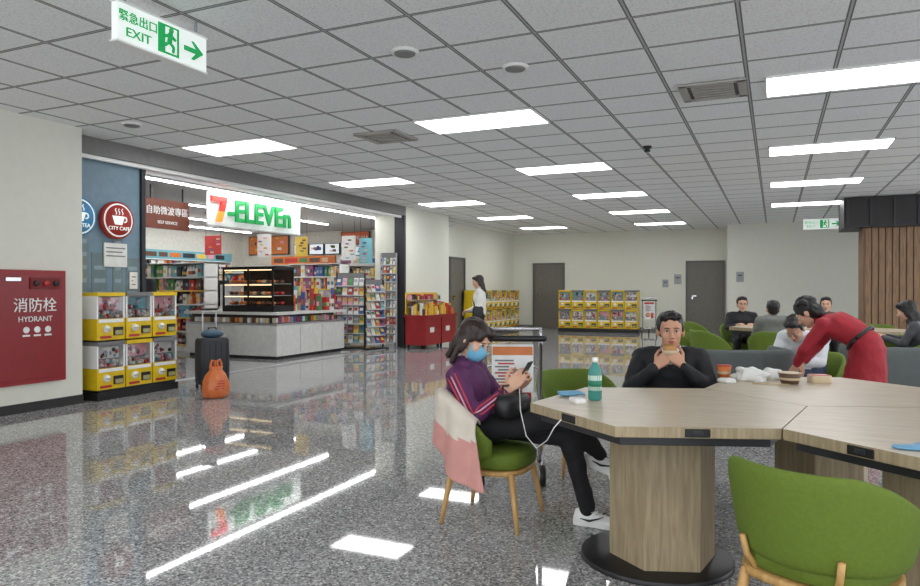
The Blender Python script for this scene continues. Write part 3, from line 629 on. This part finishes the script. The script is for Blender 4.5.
# counter
mb=MB(); M_cnt=C('counter_white',212,212,208,rough=.3)
x0=-10.5
mb.b2((x0,10.3,.06),(-8.3,12.5,.62),M_cnt); mb.b2((x0+.05,10.35,0),(-8.35,12.45,.06),M_dark)
mb.b2((x0,10.3,.62),(-8.3,12.5,.66),M_alu); mb.b2((x0+.05,10.4,.66),(-8.5,12.4,.82),C('display_dark',60,52,46)); mb.b2((x0-.03,10.27,.82),(-8.27,12.53,.87),M_cnt)
for i in range(22): mb.b2((-8.48,10.4+i*.09,.67),(-8.4,10.47+i*.09,.75+.04*random.random()),random.choice(PALW))
for i in range(19): mb.b2((x0+.1+i*.1,10.32,.67),(x0+.17+i*.1,10.38,.76),random.choice([PAL[7],PAL[9],PAL[5],PAL[4]]))
for y in (11.0,11.7): mb.b2((-8.3,y,.08),(-8.293,y+.008,.6),M_alu)
mb.obj('checkout_counter')
mb=MB(); x0,x1,y0,y1=-9.65,-8.45,10.38,11.0; z0,z1=.87,1.72
mb.b2((x0,y0,z0),(x1,y1,z0+.12),M_black); mb.b2((x0,y0,z1-.06),(x1,y1,z1),M_black); mb.b2((x0,y1-.02,z0),(x1,y1,z1),C('case_back',70,54,44))
for x in (x0,x1-.03,(x0+x1)/2): 
    for y in (y0,y1-.03): mb.b2((x,y,z0),(x+.03,y+.03,z1),M_black)
for z in (z0+.3,z0+.52):
    mb.b2((x0+.03,y0+.03,z),(x1-.03,y1-.03,z+.012),M_alu)
for z in (z0+.13,z0+.32,z0+.54):
    for i in range(10):
        mb.ell((x0+.1+i*.11,y0+.15,z+.03),(.045,.06,.035),random.choice([PAL[7],PAL[9],PAL[5]]),8,6); mb.ell((x0+.1+i*.11,y0+.4,z+.03),(.045,.06,.035),random.choice([PAL[7],PAL[9],PAL[0]]),8,6)
for z in (z0+.28,z0+.5,z1-.07): mb.b2((x0+.03,y0+.02,z),(x1-.03,y0+.035,z+.01),mat('warm_lamp',(1,.75,.4),emit=3,var=0))
mb.obj('heated_food_case')
mb=MB()
for i in range(70):
    x=-9.9+random.random()*1.5; y=11.1+random.random()*1.3; h=.1+random.random()*.4; w=.04+random.random()*.08
    mb.b2((x,y,.87),(x+w,y+w,.87+h),random.choice(PALW)); mb.b2((x+w,y+.01,.87+h*.3),(x+w+.002,y+w-.01,.87+h*.6),random.choice(PAL)); mb.b2((x+.01,y-.002,.87+h*.3),(x+w-.01,y,.87+h*.6),random.choice(PAL))
mb.obj('counter_top_merchandise')
mb=MB(); mb.b2((-12.2,12.3,0),(-11.2,12.9,.9),M_cnt); mb.b2((-12.1,12.4,.9),(-11.7,12.8,1.5),M_black); mb.b2((-11.6,12.4,.9),(-11.25,12.7,1.4),M_alu)
for x in (-12.0,-11.8): mb.cyl((x,12.38,1.1),(x,12.38,1.2),.03,.02,M_chrome,8)
mb.b2((-12.05,12.39,1.3),(-11.75,12.4,1.45),W); mb.obj('coffee_machine_station')
def magrack(name,Mx,w,h,cols,rows,m=M_black):
    mb=MB()
    for x in (0,w): mb.b2((x-.015,-.015,0),(x+.015,.015,h),m)
    mb.b2((0,-.2,0),(w,.05,.04),m); mb.b2((0,.0,.1),(w,.01,h),M_grey)
    for r in range(rows):
        z=.12+r*(h-.2)/rows; mb.b2((0,-.09,z-.01),(w,-.07,z+.015),M_alu)
        for c in range(cols):
            x=c*w/cols+.01; ww=w/cols-.02; hh=(h-.2)/rows*.85
            mb.add([(x,-.08,z),(x+ww,-.08,z),(x+ww,-.02,z+hh),(x,-.02,z+hh)],[(0,1,2,3)],random.choice(PALW+[PALW[15]]*4+[PAL[4]]*6))
            mb.add([(x+.01,-.075,z+hh*.5),(x+ww*.8,-.075,z+hh*.5),(x+ww*.8,-.03,z+hh*.85),(x+.01,-.03,z+hh*.85)],[(0,1,2,3)],random.choice(PALW+[PALW[15]]*5))
    return mb.obj(name,Mx)
magrack('magazine_rack',place((-8.75,12.9,0),20),.62,1.65,5,7)
magrack('magazine_rack',place((-7.95,12.75,0),70),.5,1.5,4,7)
magrack('greeting_card_rack',place((-8.0,13.5,0),15),.36,2.1,5,10,M_alu)
product_shelf('product_shelf',place((-9.9,15.0,0)),1.3,1.9)

# red promo bins near pillar
mb=MB()
for y in (13.45,14.25):
    mb.b2((-7.35,y,.08),(-6.85,y+.75,.70),C('bin_red',148,28,32,rough=.4)); mb.b2((-7.38,y-.02,.68),(-6.82,y+.77,.73),C('bin_red',148,28,32)); mb.b2((-6.85,y+.2,.35),(-6.845,y+.4,.46),PAL[4])
    for q in range(2):
        for s_ in range(2): mb.cyl((-7.3+q*.4,y+.05+s_*.65,0),(-7.3+q*.4,y+.05+s_*.65,.08),.03,.03,M_black,8)
    for q in range(60):
        a,b=random.random()*.38,random.random()*.6; mb.b2((-7.3+a,y+.03+b,.72),(-7.24+a,y+.10+b,.8+random.random()*.22),random.choice([PAL[1],PAL[1],PAL[0],PAL[5],PAL[4],PAL[7],PAL[2]]))
    mb.b2((-7.36,y,.75),(-7.34,y+.75,1.22),PAL[1]); mb.b2((-7.34,y+.05,1.1),(-7.33,y+.7,1.18),PAL[0])
    for z in (.9,1.05):
        mb.b2((-7.34,y,z),(-7.2,y+.75,z+.015),M_alu)
        for q in range(8): mb.b2((-7.32,y+.03+q*.09,z+.015),(-7.24,y+.09+q*.09,z+.08+random.random()*.05),random.choice(PALW))
mb.obj('promotion_bin')

# ---------------------------------------------------------------- suitcase + bag
mb=MB(); M_case=C('suitcase_navy',34,38,44,rough=.5)
mb.loft([ringpts((0,0,z),(.13*q,0,0),(0,.2*q,0),28,5) for z,q in ((.06,.9),(.09,1),(.4,1.02),(.62,1),(.66,.9))],M_case)
for y in (-.17,.17):
    for x in (-.09,.09): mb.cyl((x,y-.012,.03),(x,y+.012,.03),.03,.03,M_black,12); mb.cyl((x,y,.03),(x,y,.08),.012,.012,M_black,8)
for y in (-.09,.09): mb.cyl((-.1,y,.62),(-.1,y,1.03),.009,.009,M_alu,8)
mb.cap((-.1,-.1,1.03),(-.1,.1,1.03),.016,.016,M_black); mb.ell((.0,0,.71),(.10,.15,.06),C('folded_jacket_blue',58,84,104,bump=.5)); mb.tube([(0,-.07,.65),(0,-.05,.79),(0,.05,.79),(0,.07,.65)],.012,M_black)
for k in range(5): mb.b2((.13,-.16+k*.075,.12),(.137,-.145+k*.075,.6),M_black)
mb.obj('suitcase',place((-6.75,7.07,0),-25),bevel=.006)
mb=MB(); M_bag=C('bag_orange',214,116,62,rough=.3,bump=.5,vs=18)
rs=[]
for z,q in ((0.005,.75),(.03,.95),(.12,1.0),(.2,.92),(.27,.75),(.31,.55),(.34,.45),(.37,.5)):
    rs.append([V((math.cos(a)*.13*q*(1+.1*math.sin(a*5+z*20)),math.sin(a)*.16*q*(1+.08*math.sin(a*7+z*10)),z)) for a in [2*math.pi*i/36 for i in range(36)]])
mb.loft(rs,M_bag); 
for s_ in(-1,1): mb.tube([(0,s_*.05,.34),(0,s_*.07,.40),(0,s_*.05,.45),(0,s_*.015,.44),(0,s_*.02,.35)],[.02,.014,.012,.014,.018],M_bag)
for k in range(4): mb.box((.133,-.02+.01*k,.12+.03*k),(.004,.12-.02*k,.012),PAL[0])
mb.obj('plastic_shopping_bag',place((-6.1,6.45,0),-20))

# ---------------------------------------------------------------- tub chair
def tub_chair_mesh(up,name,Mx,w=1.0):
    mb=MB(); n=30; rs=[]
    for i in range(n+1):
        u=-1+2*i/n; th=u*R(112); ex=abs(u)
        top=.755-.20*max(0,ex-.35)**1.5/.65**1.5; bot=.40+.01*ex; k=1.0
        if ex>.93: k=.6; top-=.02; bot+=.02
        ctr=V((-math.cos(th)*.24,math.sin(th)*.27*w,0)); out=V((-math.cos(th),math.sin(th)*1.0,0)).normalized()
        hz=(top-bot)/2; cz=(top+bot)/2; lean=.05
        ring=[]
        for j in range(16):
            a=2*math.pi*j/16; ca,sa=math.cos(a),math.sin(a)
            pz=math.copysign(abs(sa)**(.45),sa)*hz; px=math.copysign(abs(ca)**(.7),ca)*.024*k
            ring.append(ctr+out*(px+lean*(pz+hz)/(2*hz))+V((0,0,cz+pz)))
        rs.append(ring)
    mb.loft(rs,up)
    mb.loft([ringpts((.01,0,z),(.235*q,0,0),(0,.235*q*w,0),28,3) for z,q in ((.345,.9),(.355,1),(.40,1.02),(.43,1.0),(.445,.9),(.45,.6))],up)
    mb.loft([ringpts((-.0,0,z),(.235*q,0,0),(0,.245*q*w,0),28,3) for z,q in ((.315,.98),(.318,1.03),(.343,1.03),(.346,.98))],M_leg)
    for sx in(-1,1):
        for sy in(-1,1):
            mb.tube([(sx*.185,sy*.19*w,.33),(sx*.215,sy*.215*w,.16),(sx*.24,sy*.235*w,0)],[.021,.017,.012],M_leg,10)
    for a in(-35,35):
        th=R(a); mb.tube([(-math.cos(th)*.22,math.sin(th)*.23*w,.32),(-math.cos(th)*.275,math.sin(th)*.29*w,.40),(-math.cos(th)*.29,math.sin(th)*.31*w,.47)],.013,M_leg,8)
    return mb.obj(name,Mx)
ch=tub_chair_mesh(M_green_up,'dining_chair',place((.15,2.76,0),62,.94))
for x,y,a,s in ((-1.46,3.71,0,.93),(-.62,4.78,-82,.98),(-1.30,4.98,-50,.92),(-1.15,10.5,0,1),(-.75,9.9,30,1),(1.25,10.0,110,1),(-.48,12.0,-75,1),(.0,10.05,100,1),(.72,12.3,-95,1),(1.35,12.3,-100,1),(1.45,9.5,170,1),(-1.2,12.0,-30,1),(.32,7.62,-115,.9)):
    inst(ch,'dining_chair',place((x,y,0),a,s))
# grey upholstered benches (local: long axis X, back at -Y side)
def bench(Mx,L):
    mb=MB(); n=24; rs=[]
    def path(t):  # U-shaped back footprint, rounded ends
        a=L/2; s_=t*(2*.42+2*a)
        if s_<.42-.12: return V((-a,.5-s_-.0,0)),V((-1,0,0))
        if s_>.42+2*a+.12: return V((a,.5-((2*.42+2*a)-s_),0)),V((1,0,0))
        u=(s_-.30)/(2*a+.24); ang=R(180+180*u)
        x=math.copysign(abs(math.cos(ang))**.35,math.cos(ang))*a; y=.2-.24*abs(math.sin(ang))**.35
        nn=V((math.cos(ang)**3,math.sin(ang),0)).normalized(); return V((x,y,0)),nn
    for i in range(n*2+1):
        p,nn=path(i/(n*2)); ring=[]
        for j in range(16):
            q=2*math.pi*j/16; ca,sa=math.cos(q),math.sin(q)
            ring.append(p+nn*math.copysign(abs(ca)**.7,ca)*.045+V((0,0,.50+math.copysign(abs(sa)**.45,sa)*.25)))
        rs.append(ring)
    mb.loft(rs,M_grey_up)
    k=max(1,round(L/.6))
    for i in range(k):
        cx=-L/2+(i+.5)*L/k; mb.loft([ringpts((cx,.22,z),(L/k/2*.97*q,0,0),(0,.26*q,0),24,5) for z,q in ((.28,.96),(.30,1),(.41,1),(.44,.94))],M_grey_up)
    mb.b2((-L/2+.03,-.02,.22),(L/2-.03,.44,.28),M_black)
    for sx in(-1,1):
        for yy in (.02,.40): mb.cyl((sx*(L/2-.08),yy,.22),(sx*(L/2-.05),yy,0),.02,.013,M_leg,10)
    return mb.obj('lounge_bench',Mx)
bench(place((-.24,6.86,0),22),.84); bench(place((1.5,7.9,0),18),1.5)
# jacket draped on chair
mb=MB(); mp=C('jacket_pink',208,150,142,rough=.8,var=.06); mi_=C('jacket_ivory',216,206,192,rough=.8)
cols_=26; rows_=22; vs=[]
for j in range(rows_+1):
    v=j/rows_
    for i in range(cols_+1):
        u=i/cols_; th=R(-12-84*u)
        fold=.018*math.sin(u*17+v*4)*(.2+v)+.02*v
        z0=.775-.2*max(0,abs(th/R(112))-.35)**1.5/.52; zb=.50-.26*u+.03*math.sin(u*7)
        if v<.18:
            k=v/.18; off=-.02+.085*k; z=z0+.02*math.sin(k*math.pi)-.03*(1-k)
        else:
            k=(v-.18)/.82; off=.065+fold; z=z0+(zb-z0)*k
        sh_=.10*max(0,v-.3)*u
        vs.append((-math.cos(th)*(.265+off)+sh_,math.sin(th)*(.29+off),z))
fa=[];fb=[]
for j in range(rows_):
    for i in range(cols_):
        f=(j*(cols_+1)+i,j*(cols_+1)+i+1,(j+1)*(cols_+1)+i+1,(j+1)*(cols_+1)+i)
        (fb if (j<12-abs(i-12)*.25) else fa).append(f)
mb.add(vs,fa,mp,True); k=mb.mi(mi_)
for f in fb: mb.f.append(list(f)); mb.m.append(k); mb.s.append(True)
jk=mb.obj('pink_jacket',place((-1.46,3.71,0),0,.93)); sd=jk.modifiers.new('s','SOLIDIFY'); sd.thickness=.014; ss=jk.modifiers.new('ss','SUBSURF'); ss.levels=1; ss.render_levels=1

# ---------------------------------------------------------------- tables
def hexpts(c,r,off=20): return [(c[0]+r*math.cos(R(off+60*k)),c[1]+r*math.sin(R(off+60*k))) for k in range(6)]
def hex_table(name,c,sockets=(),off=20):
    mb=MB(); L=hexpts((0,0),.652,off)
    mb.prism(L,.70,.745,M_ped,top=M_tabletop); mb.prism(hexpts((0,0),.60,off),.66,.70,M_dark)
    mb.prism(hexpts((-.02,0),.25,off),.02,.66,M_ped)
    mb.cyl((-.05,0,0),(-.05,0,.022),.36,.355,M_black,48)
    for k in sockets:
        a=V(L[k]+(0,)); b=V(L[(k+1)%6]+(0,)); d=(b-a).normalized(); nn=V((d.y,-d.x,0)); p=a+(b-a)*.5
        F=Matrix((d,nn,V((0,0,1)))).transposed().to_4x4()
        mb.box((0,0,0),(.10,.012,.034),M_black,Matrix.Translation(p+V((0,0,.722)))@F); mb.box((0,0.006,0),(.04,.006,.02),M_dark,Matrix.Translation(p+V((0,0,.722)))@F)
    return mb.obj(name,place((c[0],c[1],0)),bevel=.004)
A=(-.475,3.48)
hex_table('hexagonal_table',A,(3,4)); hex_table('hexagonal_table',(A[0]+1.117,A[1]-.197),(3,4)); hex_table('hexagonal_table',(A[0]+.729,A[1]+.869))
hex_table('hexagonal_table',(.0,11.2)); hex_table('hexagonal_table',(1.13,11.0))
TZ=.745
mb=MB(); M_b=C('bottle_teal',80,170,160,rough=.15,trans=.4); 
prof=((0,.028),(.01,.034),(.13,.034),(.16,.028),(.175,.015),(.19,.014))
mb.loft([ringpts((0,0,z),(r,0,0),(0,r,0),20) for z,r in prof],M_b); mb.cyl((0,0,.05),(0,0,.125),.0345,.0345,C('bottle_label',196,222,206)); mb.cyl((0,0,.07),(0,0,.10),.0348,.0348,C('bottle_label_band',40,130,100)); mb.cyl((0,0,.19),(0,0,.212),.016,.016,M_white)
mb.obj('drink_bottle',place((-.82,3.47,TZ)))
mb=MB(); M_sky=C('mask_blue',110,165,200)
rs=[ringpts((x,0,.015+.006*math.sin(x*60)),(0,.045*q,0),(0,0,.014*q),12,2) for x,q in ((-.07,.4),(-.05,.9),(0,1),(.04,.8),(.07,.5))]
mb.loft(rs,M_sky); mb.obj('tissue_pack',place((-.96,3.54,TZ),20))
mb=MB(); mb.loft([ringpts((0,0,z),(.03,0,0),(0,.045,0),16,5) for z in (0,.022)],M_white); mb.obj('power_bank',place((-.88,3.36,TZ),40),bevel=.003)
def cup(name,p,r,h,c,rim=M_white):
    mb=MB(); mb.loft([ringpts((0,0,z),(q,0,0),(0,q,0),24) for z,q in ((0,r*.72),(h*.96,r))],c); mb.loft([ringpts((0,0,z),(q,0,0),(0,q,0),24) for z,q in ((h*.95,r*1.03),(h,r*1.05),(h*1.01,r))],rim)
    mb.loft([ringpts((0,0,h*.35),(r*.85,0,0),(0,r*.85,0),24),ringpts((0,0,h*.55),(r*.905,0,0),(0,r*.905,0),24)],PAL[9],cap=False); mb.obj(name,place((p[0],p[1],TZ)))
cup('paper_cup',(-.29,4.66),.045,.08,PAL[5],PAL[0]); cup('instant_noodle_bowl',(.08,4.55),.065,.065,PAL[7],PAL[9])
def crumple(name,p,s,c,seed):
    mb=MB(); mb.ell((0,0,0),s,c,20,14); me=mb.mesh(name)
    for v in me.vertices:
        k=noise.noise(v.co*18+V((seed,0,0))); v.co*=1+.5*k
        v.co.z=max(v.co.z,-s[2]*.6)
    for f in me.polygons: f.use_smooth=False
    o=mobj(me,name); o.matrix_world=place((p[0],p[1],TZ+s[2]*.6)); return o
crumple('plastic_food_bag',(-.14,4.60),(.11,.07,.05),PAL[4],3); crumple('paper_tissue',(-.03,4.74),(.08,.06,.04),PAL[4],9); crumple('paper_tissue',(-.26,4.42),(.05,.04,.02),PAL[4],21); crumple('blue_napkin',(.47,2.86),(.08,.05,.012),M_sky,5)
mb=MB(); mb.loft([ringpts((0,0,z),(.06,0,0),(0,.045,0),16,5) for z in (0,.045)],PAL[9]); mb.b2((-.05,-.035,.045),(.05,.035,.048),PAL[0]); mb.obj('food_box',place((.24,4.66,TZ),15),bevel=.003)
mb=MB()
for q in(0,.012): mb.cyl((-.1,q,.006),(.1,q+.01,.006),.003,.002,C('bamboo',200,170,120),6)
mb.obj('chopsticks',place((-.02,4.42,TZ),10))

# ---------------------------------------------------------------- luggage trolley (sign faces +x, platform extends -x)
def trolley(name,Mx,cols=(PAL[5],PAL[0])):
    mb=MB(); W_=.18
    for y in(-W_,W_):
        mb.tube([(-.72,y*.6,.16),(-.2,y,.16),(0,y,.16),(.06,y,.24),(.08,y,.92),(.13,y,.98)],.014,M_chrome,10)
    mb.cap((.13,-W_-.02,.98),(.13,W_+.02,.98),.02,.02,M_black); mb.cap((.09,-W_,1.04),(.09,W_,1.04),.012,.012,M_chrome)
    for y in(-W_,W_): mb.tube([(.13,y,.98),(.10,y,1.03),(.09,y*.95,1.04)],.01,M_chrome)
    for i in range(6): mb.cyl((-.65+i*.12,-W_*.8,.165),(-.65+i*.12,W_*.8,.165),.008,.008,M_chrome,8)
    for x,y in ((.02,-W_-.02),(.02,W_+.02),(-.6,0)): mb.cyl((x,y-.018,.07),(x,y+.018,.07),.07,.07,M_black,18); mb.cyl((x,y-.02,.07),(x,y+.02,.07),.03,.03,M_alu,12); mb.cyl((x,y,.07),(x,y,.17),.012,.012,M_chrome,8)
    mb.tube([(.07,-W_,.5),(.07,W_,.5)],.01,M_chrome); mb.tube([(.08,-W_,.78),(-.1,-W_*.8,.78),(-.1,W_*.8,.78),(.08,W_,.78)],.008,M_chrome)
    M4=Matrix.Translation(V((.10,0,.69)))@Matrix.Rotation(R(-4),4,'Y')
    mb.b2((-.006,-.135,-.24),(.006,.135,.25),M_pwhite,M4)
    for q in range(9):
        y=-.115+.02*(q%2); z=-.02+q*.02; mb.b2((.006,y,z),(.009,min(y+.08+random.random()*.13,.12),z+.01),random.choice([cols[0],PAL[0],M_grey]),M4)
    mb.cyl(M4@V((.006,-.04,-.12)),M4@V((.01,-.04,-.12)),.065,.065,PAL[5],20); mb.cyl(M4@V((.01,-.04,-.12)),M4@V((.012,-.04,-.12)),.04,.04,PAL[9],20); mb.b2((.006,.04,-.22),(.009,.12,-.06),PAL[0],M4); mb.b2((.006,-.13,.18),(.009,.13,.235),cols[0],M4)
    return mb.obj(name,Mx)
trolley('luggage_trolley',place((-1.59,4.38,0),-68)); trolley('luggage_trolley',place((-3.25,20.3,0),-80),(PAL[0],PAL[0]))

# ---------------------------------------------------------------- world & camera
w=bpy.data.worlds.new('world'); scene.world=w; w.use_nodes=True; bg=w.node_tree.nodes['Background']; bg.inputs[0].default_value=(.93,.96,1,1); bg.inputs[1].default_value=2.3
cam=bpy.data.cameras.new('camera'); co=bpy.data.objects.new('camera',cam); scene.collection.objects.link(co); scene.camera=co
cam.sensor_width=36; cam.lens=701/920*36; cam.clip_start=.05; cam.clip_end=100
co.location=(0,0,1.3); co.rotation_euler=(R(90-.33),0,R(24.2))
print('objects',len(bpy.data.objects))
